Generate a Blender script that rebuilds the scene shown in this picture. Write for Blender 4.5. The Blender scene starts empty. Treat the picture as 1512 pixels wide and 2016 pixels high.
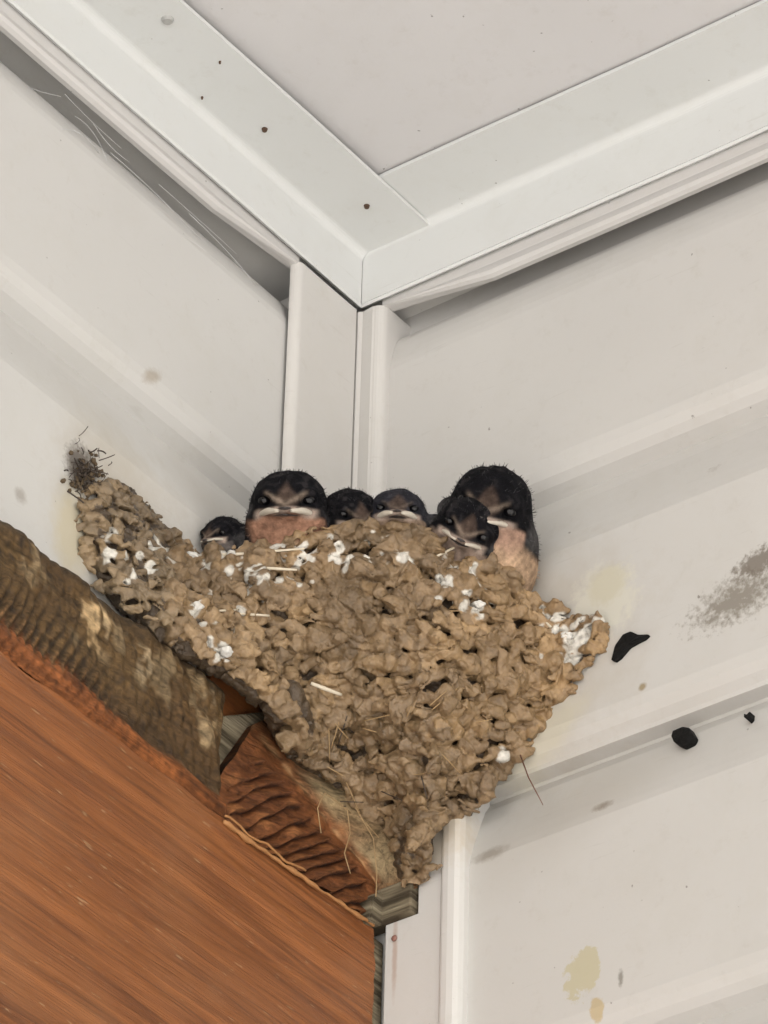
import bpy, bmesh, math, random
import numpy as np
from mathutils import Vector
random.seed(7); RNG = np.random.default_rng(7)
SC = bpy.context.scene; COL = SC.collection
R = math.radians

# ------------------------------------------------------------------ camera
H = 2.4                       # ceiling height; the corner of the two walls stands at x = y = 0
FPX, SPX = 10000.0, 0.00015   # focal length in photo pixels, metres per photo pixel at the corner
AZ, PIT, ROL = R(37.1), R(36.5), R(1.65)
CD = np.array([-math.cos(PIT)*math.cos(AZ), -math.cos(PIT)*math.sin(AZ), math.sin(PIT)])
CR = np.cross(CD, [0, 0, 1]); CR /= np.linalg.norm(CR); CU = np.cross(CR, CD)
CR, CU = math.cos(ROL)*CR + math.sin(ROL)*CU, -math.sin(ROL)*CR + math.cos(ROL)*CU
def ray(px, py): return CD + CR*(px-756)/FPX + CU*(1008-py)/FPX
D1 = 0.012
CAM = np.array([D1, D1, H]) - ray(715, 490)*FPX*SPX
def at(px, py, ax, val):
    v = ray(px, py); i = 'xyz'.index(ax); return CAM + v*(val-CAM[i])/v[i]
def at_depth(px, py, k): return CAM + ray(px, py)*k
def proj(P):
    q = np.asarray(P)-CAM; k = q@CD; return np.stack([756+FPX*(q@CR)/k, 1008-FPX*(q@CU)/k], -1)
cam = bpy.data.cameras.new('camera'); co = bpy.data.objects.new('camera', cam); COL.objects.link(co)
cam.sensor_fit = 'HORIZONTAL'; cam.sensor_width = 36; cam.lens = FPX/1512*36
cam.clip_start = 0.05; cam.clip_end = 2000
from mathutils import Matrix
co.matrix_world = Matrix([[CR[i], CU[i], -CD[i], CAM[i]] for i in range(3)] + [[0, 0, 0, 1]])
SC.camera = co

# ------------------------------------------------------------------ daylight
SUN_EL, SUN_AZ = R(52), R(45)
w = bpy.data.worlds.new('World'); SC.world = w; w.use_nodes = True
nt = w.node_tree; bg = nt.nodes['Background']
sky = nt.nodes.new('ShaderNodeTexSky'); sky.sky_type = 'NISHITA'; sky.sun_disc = False
sky.sun_elevation = SUN_EL; sky.sun_rotation = SUN_AZ
nt.links.new(sky.outputs[0], bg.inputs[0]); bg.inputs[1].default_value = 0.12
sl = bpy.data.lights.new('sun', 'SUN'); sl.energy = 4.0; sl.angle = R(0.5); sl.color = (1, .95, .87)
so = bpy.data.objects.new('sun', sl); COL.objects.link(so)
sd = Vector((math.cos(SUN_EL)*math.cos(SUN_AZ), math.cos(SUN_EL)*math.sin(SUN_AZ), math.sin(SUN_EL)))
so.rotation_euler = sd.to_track_quat('Z', 'Y').to_euler(); so.location = (3, 3, 6)
SC.view_settings.view_transform = 'Standard'; SC.view_settings.look = 'None'
SC.view_settings.gamma = 1; SC.view_settings.exposure = 1.95
SC.cycles.diffuse_bounces = 2

# ------------------------------------------------------------------ helpers
def link(o, parent=None):
    COL.objects.link(o)
    if parent is not None: o.parent = parent
    return o
def mesh(name, V, F, mat, parent=None, smooth=False, col=None, loc=None):
    base = np.array(parent.location if parent is not None else (loc if loc is not None else (0, 0, 0)), float)
    V = np.asarray(V, float) - base
    me = bpy.data.meshes.new(name); me.from_pydata(V.tolist(), [], F.tolist() if hasattr(F, 'tolist') else F); me.update()
    if smooth: me.polygons.foreach_set('use_smooth', [True]*len(me.polygons))
    if col is not None:
        a = me.color_attributes.new('Col', 'FLOAT_COLOR', 'POINT')
        c = np.ones((len(V), 4), np.float32); c[:, :col.shape[1]] = col; a.data.foreach_set('color', c.ravel())
    me.materials.append(mat)
    o = bpy.data.objects.new(name, me)
    if parent is None: o.location = base
    return link(o, parent)
def bm_mesh(name, bm, mat, parent=None, smooth=False, loc=None):
    bm.verts.ensure_lookup_table(); bm.verts.index_update()
    V = np.array([v.co for v in bm.verts]); F = [[v.index for v in f.verts] for f in bm.faces]; bm.free()
    return mesh(name, V, F, mat, parent, smooth, loc=loc)
def thing(name, label, cat, loc=(0, 0, 0), group=None):
    o = bpy.data.objects.new(name, None); o.empty_display_size = .01; o.location = loc; link(o)
    return tag(o, label, cat, group)
def tag(o, label, cat, group=None):
    o['label'] = label; o['category'] = cat
    if group: o['group'] = group
    return o
def box_bm(lo, hi, bev=0, seg=2):
    bm = bmesh.new(); bmesh.ops.create_cube(bm, size=1)
    for v in bm.verts: v.co = [lo[i] + (v.co[i]+.5)*(hi[i]-lo[i]) for i in range(3)]
    if bev: bmesh.ops.bevel(bm, geom=bm.edges[:], offset=bev, segments=seg, affect='EDGES', profile=.5)
    return bm
def extrude(prof, fn, lo, hi, n=1, wob=None):
    """closed 2-D profile swept between lo and hi; fn(a, b, t) gives the point."""
    V = []; F = []; m = len(prof)
    for k in range(n+1):
        t = lo + (hi-lo)*k/n
        V += [fn(a, b, t) for a, b in prof]
    for k in range(n):
        for i in range(m):
            j = (i+1) % m; F.append([k*m+i, k*m+j, (k+1)*m+j, (k+1)*m+i])
    F.append(list(range(m))[::-1]); F.append(list(range(n*m, n*m+m)))
    bm = bmesh.new(); vs = [bm.verts.new(v) for v in V]
    for f in F: bm.faces.new([vs[i] for i in f])
    bmesh.ops.recalc_face_normals(bm, faces=bm.faces)
    return bm
def tube(pts, rad, sides=5):
    pts = [np.asarray(p, float) for p in pts]; V = []; F = []
    n = len(pts); rad = rad if hasattr(rad, '__len__') else [rad]*n
    for i, p in enumerate(pts):
        t = pts[min(i+1, n-1)] - pts[max(i-1, 0)]; t /= np.linalg.norm(t)+1e-12
        a = np.cross(t, [.31, .52, .79]); a /= np.linalg.norm(a); b = np.cross(t, a)
        for k in range(sides):
            g = 2*math.pi*k/sides; V.append(p + rad[i]*(a*math.cos(g)+b*math.sin(g)))
    for i in range(n-1):
        for k in range(sides):
            l = (k+1) % sides; F.append([i*sides+k, i*sides+l, (i+1)*sides+l, (i+1)*sides+k])
    F.append(list(range(sides))[::-1]); F.append(list(range((n-1)*sides, n*sides)))
    return V, F
def merge(parts):
    V = []; F = []
    for v, f in parts:
        o = len(V); V += [np.asarray(q) for q in v]; F += [[i+o for i in g] for g in f]
    return np.array(V), F
def curve_pts(p0, p1, p2, n=8):
    p0, p1, p2 = map(np.asarray, (p0, p1, p2))
    return [(1-t)**2*p0 + 2*t*(1-t)*p1 + t*t*p2 for t in np.linspace(0, 1, n)]
def fnoise(P, f, seed):               # cheap smooth noise, about -1..1
    g = np.random.default_rng(seed); s = np.zeros(len(P) if P.ndim == 2 else P.shape[:-1])
    for _ in range(7):
        k = g.normal(size=3); k *= f*g.uniform(.6, 1.6)/np.linalg.norm(k); s = s + np.sin(P@k + g.uniform(0, 6.28))
    return s/3.0
def surface_nets(Fd, org, h):
    ins = Fd < 0; nx, ny, nz = Fd.shape
    cnt = np.zeros((nx-1, ny-1, nz-1), np.int8)
    for dx in (0, 1):
        for dy in (0, 1):
            for dz in (0, 1): cnt += ins[dx:nx-1+dx, dy:ny-1+dy, dz:nz-1+dz]
    cells = np.argwhere((cnt > 0) & (cnt < 8)); idx = -np.ones(cnt.shape, np.int32)
    idx[tuple(cells.T)] = np.arange(len(cells))
    acc = np.zeros((len(cells), 3)); num = np.zeros(len(cells))
    cor = [(a, b, c) for a in (0, 1) for b in (0, 1) for c in (0, 1)]
    for c0 in cor:
        for ax in range(3):
            if c0[ax]: continue
            c1 = list(c0); c1[ax] = 1
            f0 = Fd[tuple((cells+c0).T)]; f1 = Fd[tuple((cells+c1).T)]
            m = (f0 < 0) != (f1 < 0); t = np.where(m, f0/np.where(m, f0-f1, 1), 0)
            p = np.tile(np.array(c0, float), (len(cells), 1)); p[:, ax] += t
            acc[m] += p[m]; num[m] += 1
    V = org + h*(cells + acc/num[:, None]); faces = []
    for ax in range(3):
        b, c = [(1, 2), (2, 0), (0, 1)][ax]
        sl0 = [slice(None)]*3; sl1 = [slice(None)]*3; sl0[ax] = slice(0, -1); sl1[ax] = slice(1, None)
        a0 = ins[tuple(sl0)]; a1 = ins[tuple(sl1)]; E = np.argwhere(a0 != a1)
        E = E[(E[:, b] > 0) & (E[:, c] > 0) & (E[:, b] < Fd.shape[b]-1) & (E[:, c] < Fd.shape[c]-1)]
        q = []
        for db, dc in ((-1, -1), (0, -1), (0, 0), (-1, 0)):
            k = E.copy(); k[:, b] += db; k[:, c] += dc; q.append(idx[tuple(k.T)])
        q = np.stack(q, 1); fl = ~a0[tuple(E.T)]; q[fl] = q[fl][:, ::-1]; faces.append(q)
    return V, np.concatenate(faces)

# ------------------------------------------------------------------ materials
class NB:
    def __init__(s, name, rough=.5, spec=.5):
        s.m = bpy.data.materials.new(name); s.m.use_nodes = True; s.t = s.m.node_tree
        s.b = s.t.nodes['Principled BSDF']; s.b.inputs['Roughness'].default_value = rough
        s.b.inputs['Specular IOR Level'].default_value = spec
        s.pos = s.t.nodes.new('ShaderNodeNewGeometry').outputs['Position']
    def n(s, kind, **kw):
        x = s.t.nodes.new(kind)
        for k, v in kw.items():
            if k.startswith('i_'): x.inputs[k[2:].replace('_', ' ')].default_value = v
            else: setattr(x, k, v)
        return x
    def l(s, a, b): s.t.links.new(a, b)
    def scaled(s, sx, sy, sz, off=(0, 0, 0), rot=(0, 0, 0)):
        m = s.n('ShaderNodeMapping'); m.inputs['Scale'].default_value = (sx, sy, sz); m.inputs['Location'].default_value = off
        m.inputs['Rotation'].default_value = rot
        s.l(s.pos, m.inputs['Vector']); return m.outputs[0]
    def noise(s, scale, detail=4, vec=None, rough=.55, dist=0):
        x = s.n('ShaderNodeTexNoise'); x.inputs['Scale'].default_value = scale; x.inputs['Detail'].default_value = detail
        x.inputs['Roughness'].default_value = rough; x.inputs['Distortion'].default_value = dist
        s.l(vec if vec is not None else s.pos, x.inputs['Vector']); return x.outputs['Fac']
    def ramp(s, f, stops):
        x = s.n('ShaderNodeValToRGB'); cr = x.color_ramp
        while len(cr.elements) < len(stops): cr.elements.new(.5)
        for e, (p, c) in zip(cr.elements, stops):
            e.position = p; e.color = (*c, 1) if hasattr(c, '__len__') else (c, c, c, 1)
        s.l(f, x.inputs[0]); return x.outputs[0]
    def mix(s, fac, a, b, mode='MIX'):
        x = s.n('ShaderNodeMix', data_type='RGBA', blend_type=mode)
        for v, i in ((fac, 0), (a, 6), (b, 7)):
            if hasattr(v, 'is_linked') or hasattr(v, 'links'): s.l(v, x.inputs[i])
            else: x.inputs[i].default_value = v if not hasattr(v, '__len__') else (*v, 1)
        return x.outputs[2]
    def math(s, op, a, b=0.):
        x = s.n('ShaderNodeMath', operation=op)
        for v, i in ((a, 0), (b, 1)):
            if hasattr(v, 'links'): s.l(v, x.inputs[i])
            else: x.inputs[i].default_value = v
        return x.outputs[0]
    def spot(s, c, rad, nscale=300, namp=.6, soft=.35, stretch=(1, 1, 1), rot=(0, 0, 0)):
        """0..1 mask of an uneven stain round world point c, rad metres across its half width."""
        v = s.n('ShaderNodeVectorMath', operation='SUBTRACT'); s.l(s.pos, v.inputs[0]); v.inputs[1].default_value = tuple(c)
        mp = s.n('ShaderNodeMapping'); mp.vector_type = 'TEXTURE'; s.l(v.outputs[0], mp.inputs[0])
        mp.inputs['Scale'].default_value = tuple(rad*k for k in stretch); mp.inputs['Rotation'].default_value = rot
        ln = s.n('ShaderNodeVectorMath', operation='LENGTH'); s.l(mp.outputs[0], ln.inputs[0])
        nz = s.noise(nscale, 5, rough=.7); d = s.math('ADD', ln.outputs['Value'], s.math('MULTIPLY', s.math('SUBTRACT', nz, .5), namp*4))
        r = s.n('ShaderNodeMapRange'); s.l(d, r.inputs[0]); r.inputs[1].default_value = 1+soft; r.inputs[2].default_value = 1-soft
        return r.outputs[0]
    def bump(s, h, strength=.2, dist=.001):
        x = s.n('ShaderNodeBump'); x.inputs['Strength'].default_value = strength; x.inputs['Distance'].default_value = dist
        s.l(h, x.inputs['Height'])
        if s.b.inputs['Normal'].is_linked: s.l(s.b.inputs['Normal'].links[0].from_socket, x.inputs['Normal'])
        s.l(x.outputs[0], s.b.inputs['Normal'])
    def color(s, c): 
        if hasattr(c, 'links'): s.l(c, s.b.inputs['Base Color'])
        else: s.b.inputs['Base Color'].default_value = (*c, 1)
        return s

def vinyl(name, c, stains=(), rough=.42, specks=True):
    b = NB(name, rough, .4)
    base = b.mix(b.ramp(b.noise(9, 3), [(.3, 0), (.7, 1)]), [k*.965 for k in c], [min(1, k*1.03) for k in c])
    base = b.mix(b.math('MULTIPLY', b.ramp(b.noise(45, 5, rough=.7), [(.5, 0), (.75, 1)]), .22), base, (c[0]*.86, c[1]*.84, c[2]*.78))
    if specks:
        base = b.mix(b.math('MULTIPLY', b.ramp(b.noise(420, 2, rough=.4), [(.775, 0), (.80, 1)]), .6), base, (.12, .10, .08))
    v2 = b.scaled(60, 60, 700, rot=(R(35), R(20), R(10)))
    base = b.mix(b.math('MULTIPLY', b.ramp(b.noise(1.0, 3, v2, .6), [(.66, 0), (.74, 1)]), .20), base, (c[0]*.72, c[1]*.70, c[2]*.66))
    base = b.mix(b.math('MULTIPLY', b.ramp(b.noise(130, 6, rough=.75), [(.56, 0), (.74, 1)]), .20), base, (c[0]*.70, c[1]*.66, c[2]*.58))
    for mask, colr, amt in (f(b) for f in stains): base = b.mix(b.math('MULTIPLY', mask, amt), base, colr)
    b.color(base); b.bump(b.noise(900, 3), .06, .0004); b.bump(b.noise(14, 2), .25, .0012)
    return b.m
WALLC, TRIMC, CEILC = (.655, .648, .625), (.76, .775, .76), (.735, .725, .722)
WP = .008                      # face of the siding in front of the wall line
W0 = lambda px, py: at(px, py, 'y', WP)
W1 = lambda px, py: at(px, py, 'x', WP)
left_stains = [
    lambda b: (b.spot(W0(260, 1090), .030, 120, .35, .35), (.48, .42, .33), .35),
    lambda b: (b.spot(W0(140, 1045), .0095, 260, .25, .4, (.7, 1, 1.4)), (.58, .50, .30), .55),
    lambda b: (b.spot(W0(215, 905), .016, 220, .35, .6), (.50, .45, .36), .35),
    lambda b: (b.spot(W0(160, 925), .0060, 900, .30, .3, (1, 1, 1.2)), (.07, .05, .035), .8),
    lambda b: (b.spot(W0(268, 790), .0024, 700, .35, .5, (.7, 1, 1.6)), (.33, .24, .12), .65),
    lambda b: (b.spot(W0(300, 740), .0030, 700, .35, .5, (1.2, 1, .6), (0, R(40), 0)), (.30, .22, .13), .5),
    lambda b: (b.spot(W0(40, 975), .002, 700, .35, .5), (.25, .21, .17), .5),
    lambda b: (b.spot(W0(52, 592), .0013, 700, .2, .4), (.30, .2, .1), .7),
    lambda b: (b.spot(W0(125, 660), .0011, 700, .2, .4), (.2, .16, .12), .7),
    lambda b: (b.spot(W0(440, 1020), .016, 120, .25, .7), (.42, .38, .33), .3),
]
right_stains = [
    lambda b: (b.spot(W1(1000, 1330), .040, 110, .30, .30, (1, 1, .9)), (.48, .42, .33), .35),
    lambda b: (b.spot(W1(1450, 1178), .0088, 480, 1.0, .5, (1, 1.25, .62), (R(8), 0, 0)), (.16, .13, .09), .7),
    lambda b: (b.spot(W1(1495, 1105), .0060, 650, .8, .35, (1, 1.2, .6), (R(8), 0, 0)), (.16, .13, .10), .8),
    lambda b: (b.spot(W1(1408, 858), .0022, 800, .35, .5, (1, 1, .6)), (.2, .16, .13), .7),
    lambda b: (b.spot(W1(1395, 910), .0026, 800, .4, .5, (1, 1, .7)), (.25, .2, .16), .6),
    lambda b: (b.spot(W1(1220, 955), .0011, 600, .2, .4), (.12, .1, .06), .8),
    lambda b: (b.spot(W1(1265, 1352), .0011, 600, .2, .4), (.3, .22, .10), .8),
    lambda b: (b.spot(W1(1148, 1912), .0062, 140, .75, .08, (1, .8, 1)), (.55, .49, .27), .62),
    lambda b: (b.spot(W1(1175, 1985), .0032, 200, .5, .15, (1, .6, 1.1)), (.55, .42, .20), .7),
    lambda b: (b.spot(W1(1188, 1185), .0100, 300, .45, .25, (1, 1, 1.1)), (.72, .70, .60), .7),
    lambda b: (b.spot(W1(1195, 1150), .0060, 500, .3, .25), (.55, .50, .32), .35),
    lambda b: (b.spot(W1(1060, 1455), .0130, 260, .25, .3, (1, 1.3, .4), (R(25), 0, 0)), (.62, .58, .45), .6),
    lambda b: (b.spot(W1(965, 1680), .0030, 600, .4, .5, (1, 1.6, .6)), (.2, .16, .12), .6),
    lambda b: (b.spot(W1(1182, 1583), .0022, 700, .35, .5, (1, 1.3, .6)), (.2, .15, .11), .8),
    lambda b: (b.spot(W1(1222, 1925), .0014, 900, .4, .4, (1, .5, 1.6)), (.25, .23, .2), .8),
    lambda b: (b.spot(W1(1115, 1590), .02, 90, .25, .7, (1, 1.8, .5), (R(22), 0, 0)), (.48, .45, .40), .35),
]
M = {}
M['wall_l'] = vinyl('vinyl_siding_worn', WALLC, left_stains)
M['wall_r'] = vinyl('vinyl_siding', (.64, .628, .602), right_stains)
M['post'] = vinyl('vinyl_post', (.67, .655, .625))
M['jchan'] = vinyl('vinyl_channel', (.67, .655, .635))
M['trim'] = vinyl('painted_trim', TRIMC, rough=.35)
M['ceil'] = vinyl('ceiling_panel', CEILC)
M['board_trim'] = vinyl('vinyl_corner_board', (.69, .675, .65), [
    lambda b: (b.spot(at(777, 1880, 'x', .012), .0012, 500, .25, .5, (1, .6, 9)), (.42, .25, .17), .5),
    lambda b: (b.spot(at(850, 1650, 'x', .012), .012, 300, .3, .4, (1, 1, .8)), (.52, .40, .24), .5)])

def plain(name, c, rough=.6, nscale=200, var=.25, bump=.2, spec=.4):
    b = NB(name, rough, spec)
    b.color(b.mix(b.noise(nscale, 4), [k*(1-var) for k in c], [min(1, k*(1+var)) for k in c])); b.bump(b.noise(nscale*2, 4), bump, .001); return b.m
M['ground'] = plain('concrete_ground', (.46, .43, .39), .9, 6, .12)
M['render'] = plain('render_back', (.5, .48, .45), .9, 6, .1)
M['rust'] = plain('rusty_nail', (.09, .05, .03), .6, 900)
M['screw'] = plain('dull_screw', (.45, .45, .43), .35, 900, .3)
M['black'] = plain('black_tar', (.006, .006, .006), .7, 600, .3, .3, .2)
M['fibre'] = plain('dry_fibre', (.42, .28, .14), .5, 800)
M['fibre_dark'] = plain('dark_fibre', (.06, .045, .035), .6, 800)
M['straw'] = plain('bleached_straw', (.72, .64, .50), .35, 700, .15)
M['dropping'] = plain('white_dropping', (.82, .80, .75), .3, 900, .1, .5)
M['eye'] = plain('eye_black', (.004, .004, .005), .09, 100, .1, 0, .35)
M['bill'] = plain('bill_horn', (.05, .042, .04), .4, 900)
M['gape'] = plain('pale_gape', (.60, .545, .46), .45, 900, .1)
M['ply'] = None

def wood(name, light, dark, scale=(3, 60, 60), greyed=None, rot=(0, 0, 0)):
    b = NB(name, .40, .4)
    v = b.scaled(*scale, rot=rot)
    g1 = b.noise(1.2, 6, v, .6, 1.4); g2 = b.noise(7, 5, v, .65, .4)
    mid = [(l*.62+d*.38) for l, d in zip(light, dark)]
    c = b.ramp(g1, [(.30, dark), (.46, mid), (.62, light), (.78, [k*1.12 for k in light])])
    c = b.mix(b.math('MULTIPLY', b.ramp(g2, [(.48, 0), (.78, 1)]), .40), c, [k*.6 for k in dark])
    c = b.mix(b.math('MULTIPLY', b.ramp(b.noise(28, 4), [(.52, 0), (.75, 1)]), .35), c, (light[0]*1.05, light[1]*1.35, light[2]*2.0))
    # pale scuffs
    sc = b.scaled(scale[0]*14, scale[1]*3, scale[2]*3, rot=rot)
    c = b.mix(b.math('MULTIPLY', b.ramp(b.noise(2.2, 2, sc), [(.69, 0), (.74, 1)]), .45), c, (.62, .42, .24))
    if greyed is not None: c = greyed(b, c)
    b.color(c); b.bump(g2, .55, .0010); b.bump(b.noise(3, 4, v), .4, .0014); return b.m
M['beam'] = wood('stained_beam', (.33, .116, .034), (.125, .040, .013), (5, 170, 170))
M['block'] = wood('split_block', (.34, .125, .04), (.13, .043, .016), (20, 70, 70))
M['splinter'] = plain('raw_splinter', (.42, .20, .075), .5, 500, .35)
b = NB('plywood_edge', .8, .2)
vv = b.scaled(30, 30, 420, rot=(R(14), R(-20), 0))
b.color(b.ramp(b.noise(1.0, 3, vv), [(.36, (.07, .055, .036)), (.5, (.20, .165, .11)), (.68, (.34, .29, .20))])); b.bump(b.noise(1.0, 3, vv), .8, .002); M['ply'] = b.m
def attr_mat(name, rough, spec, nscale, amp, bump, bdist, gloss_white=False, stretch=None):
    b = NB(name, rough, spec); a = b.n('ShaderNodeVertexColor', layer_name='Col')
    dk = b.mix(1.0, a.outputs['Color'], (1-amp, 1-amp, 1-amp), 'MULTIPLY'); lt = b.mix(1.0, a.outputs['Color'], (1+amp,)*3, 'MULTIPLY')
    b.color(b.mix(b.ramp(b.noise(nscale, 5, rough=.65), [(.3, 0), (.7, 1)]), dk, lt))
    if gloss_white:
        r = b.n('ShaderNodeMapRange'); b.l(a.outputs['Alpha'], r.inputs[0]); r.inputs[3].default_value = .25; r.inputs[4].default_value = rough
        b.l(r.outputs[0], b.b.inputs['Roughness'])
    b.bump(b.noise(nscale*1.7, 5, rough=.6), bump, bdist); return b.m
M['mud'] = attr_mat('dried_mud', .44, .6, 420, .24, .6, .0014, True)
b = NB('dirty_rough_wood', .62, .3); a = b.n('ShaderNodeVertexColor', layer_name='Col')
gv = b.scaled(14, 190, 190); g_ = b.noise(2.2, 6, gv, .7, .8); fn_ = b.noise(600, 4)
c_ = b.mix(1.0, a.outputs['Color'], b.ramp(g_, [(.34, .42), (.5, 1.0), (.68, 1.45)]), 'MULTIPLY')
c_ = b.mix(1.0, c_, b.ramp(fn_, [(.3, .72), (.7, 1.25)]), 'MULTIPLY'); b.color(c_); b.bump(g_, .8, .0016); b.bump(fn_, .45, .0008); M['dirtwood'] = b.m
M['plumage'] = attr_mat('down_and_plumage', .85, .08, 800, .28, .6, .0010)
M['wisps'] = attr_mat('loose_down', .8, .2, 900, .2, 0, .001)

# ------------------------------------------------------------------ setting: ground
bm = bmesh.new(); bmesh.ops.create_grid(bm, x_segments=2, y_segments=2, size=400)
g = bm_mesh('ground', bm, M['ground']); g['kind'] = 'structure'

# ------------------------------------------------------------------ siding walls (a lapped profile swept along each wall)
def siding_profile(first=1.):
    P = []                                     # (offset out of the wall, z below the ceiling)
    lips = [-.0190-.0914*k for k in range(26)]
    P.append((-.004, .02))
    for k, z in enumerate(lips):
        lap = (k % 2 == 0 and k > 0)
        dp = .0085 if lap else (.0165 if k == 0 else .0085)
        if k == 0: P += [(0, 0)]
        P += [(0, z+.0085), (-.0006, z+.0055), (-.002, z+.0030), (-.0042, z+.0012)]
        if lap: P += [(-.0045, z), (-.0096, z-.0001), (-.0096, z-.0012)]
        elif k: P += [(-dp, z-.0005)]
        if k == 0: P += [(a*first, b) for a, b in ((-.0160, -.0200), (-.0145, -.0300), (-.0070, -.0322), (-.0042, -.0350), (-.0026, -.0380), (-.0012, -.0415), (-.0004, -.0440), (0, -.0465))]; continue
        for t in (.15, .35, .55, .75, .9, 1.0):
            P.append((-dp*(1-t)**1.15 if not lap else -dp*(1-t)**1.2, z-.0015-.024*t))
    P.append((0, -2.40))
    P += [(-.03, -2.40), (-.03, .02)]
    return P
SP = siding_profile()
bm = extrude(SP, lambda a, b, t: (t, a+WP, H+b), -.03, 3.2)
o = bm_mesh('siding_wall', bm, M['wall_l'], loc=(0, 0, 0)); tag(o, 'pale vinyl siding wall behind the brown beam, with the tuft of dirt stuck on it', 'wall')
bm = extrude(siding_profile(.62), lambda a, b, t: (a+WP, t, H+b), -.03, 3.2)
o = bm_mesh('siding_wall', bm, M['wall_r'], loc=(0, 0, 0)); tag(o, 'pale vinyl siding wall with black flecks and a yellow stain', 'wall')

# ------------------------------------------------------------------ ceiling and roof
rf = thing('porch_ceiling', 'flat off-white ceiling panel above the white edge trims', 'ceiling', (1.2, 1.2, H))
bm = box_bm((-.02, -.02, H+.0012), (2.4, 2.4, H+.012)); bm_mesh('soffit_panel', bm, M['ceil'], rf)
bm = box_bm((-.3, -.3, H+.022), (2.5, 2.5, H+.14)); bm_mesh('roof_deck', bm, M['render'], rf)

# ceiling edge trims: flat flange, upright face and the siding channel under it
def chamfer_face(thick=.0009): ...
def edge_trim(name, label, swap, zf, endcut):
    S = (lambda x, y, z: (x, y, z)) if not swap else (lambda x, y, z: (y, x, z))
    t = thing(name, label, 'trim', S(.8, .01, H), 'ceiling edge trims')
    # flange with a soft fold into the upright face
    w_in = .0362
    prof = [(w_in, zf+.0004), (w_in, zf-.0009), (.0148, zf-.0009)]
    for k in range(7):
        a = R(90*k/6); prof.append((.0148-.0028*math.sin(a)+.0, zf-.0009-.0028*(1-math.cos(a))))
    prof += [(.0120, -.0208), (.0126, -.0217), (.0120, -.0224), (.0108, -.0217), (.0108, zf)]
    lo = .0120 if swap else .0122
    bm = extrude(prof, lambda a, b, s: S(s, a, H+b), lo, 2.35, 40)
    for v in bm.verts:                      # a little waviness along the length
        s = v.co[1 if swap else 0]; ax = 0 if swap else 1
        if s > .05: v.co[ax] += .0005*math.sin(s*31+swap)*min(1, (s-.05)*12)
    bm_mesh('flange', bm, M['trim'], t)
    # channel face below, with a rolled lower edge
    cp = [(.0104, -.012), (.0104, -.0225), (.0103, -.0255), (.0109, -.0272), (.0113, -.0286), (.0108, -.0298), (.0096, -.0304), (.0080, -.0302), (.0074, -.0292), (.0086, -.0286), (.0088, -.012)]
    if not swap: cp = [(a, b if b > -.026 else b+.0006) for a, b in cp]
    st = .0185 if swap else .040
    bm = extrude(cp, lambda a, b, s: S(s, a, H+b), st, 2.35, 60)
    for v in bm.verts:
        s = v.co[1 if swap else 0]; d = H - v.co[2]; f = 0
        if d > .024: # snipped corner: the lower edge rises to a point at the corner
            L = .007 if swap else .030
            k = max(0, 1-(s-st)/L); v.co[2] += (d-.024)*k*(.95 if swap else .8)
        v.co[0 if swap else 1] += .0003*math.sin(s*24+1+swap)*(0 if s < .06 else 1)*(1 if d > .024 else .3)
    bm_mesh('siding_channel', bm, M['jchan'], t)
    return t
tl = edge_trim('ceiling_trim', 'white ceiling edge trim with a screw and rusty nail heads', False, -.0016, None)
tr = edge_trim('ceiling_trim', 'white ceiling edge trim without nails, its end tucked above the nailed one', True, 0.0, None)
# nail heads and the screw on the left trim's flange
def disc(c, r, h, n=12):
    bm = bmesh.new(); bmesh.ops.create_cone(bm, cap_ends=True, segments=n, radius1=r*.7, radius2=r, depth=h)
    for v in bm.verts: v.co += Vector(c)
    return bm
for (px, py, r) in ((521, 255, .0010), (722, 406, .0010), (433, 122, .0004), (398, 192, .0004)):
    c = at(px, py, 'z', H-.0027); bm_mesh('nail_head', disc(c, r, .0012), M['rust'], tl)
c = at(330, 40, 'z', H-.0029)
sc = bm_mesh('screw_head', disc(c, .0019, .0012, 20), M['screw'], tl)
bm_mesh('screw_slot', box_bm(c+np.array([-.0011, -.0004, -.0013]), c+np.array([.0011, .0004, -.0006])), M['rust'], sc)

# ------------------------------------------------------------------ corner post and lower corner board
post = thing('corner_post', 'pale upright corner post between the two siding walls, running down behind the nestlings', 'trim', (.012, .012, H-.2))
def arc(cx, cy, r, a0, a1, n=6): return [(cx+r*math.cos(R(a0+(a1-a0)*k/n)), cy+r*math.sin(R(a0+(a1-a0)*k/n))) for k in range(n+1)]
prof = arc(.0397, .0092, .0028, 0, 90) + [(.030, .0119), (.0142, .0120), (.0136, .0112), (.0136, .002), (.0136, -.004), (.0300, -.004), (.0300, .0094), (.0420, .0088)]
bm = extrude(prof, lambda a, b, z: (a, b, z), H-.0245, H-.225)
bm_mesh('face_strip', bm, M['post'], post)
prof = [(-.004, .0090), (.0128, .0090), (.0131, .0118), (.0124, .0130)] + arc(.0098, .0164, .0030, 35, -20, 2)[::-1] + arc(.0094, .0170, .0032, 0, 90) + [(.004, .0202), (-.004, .0202)]
bm = extrude(prof, lambda a, b, z: (a, b, z), H-.0245, H-.2315)
bm_mesh('bead_strip', bm, M['post'], post)

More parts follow.
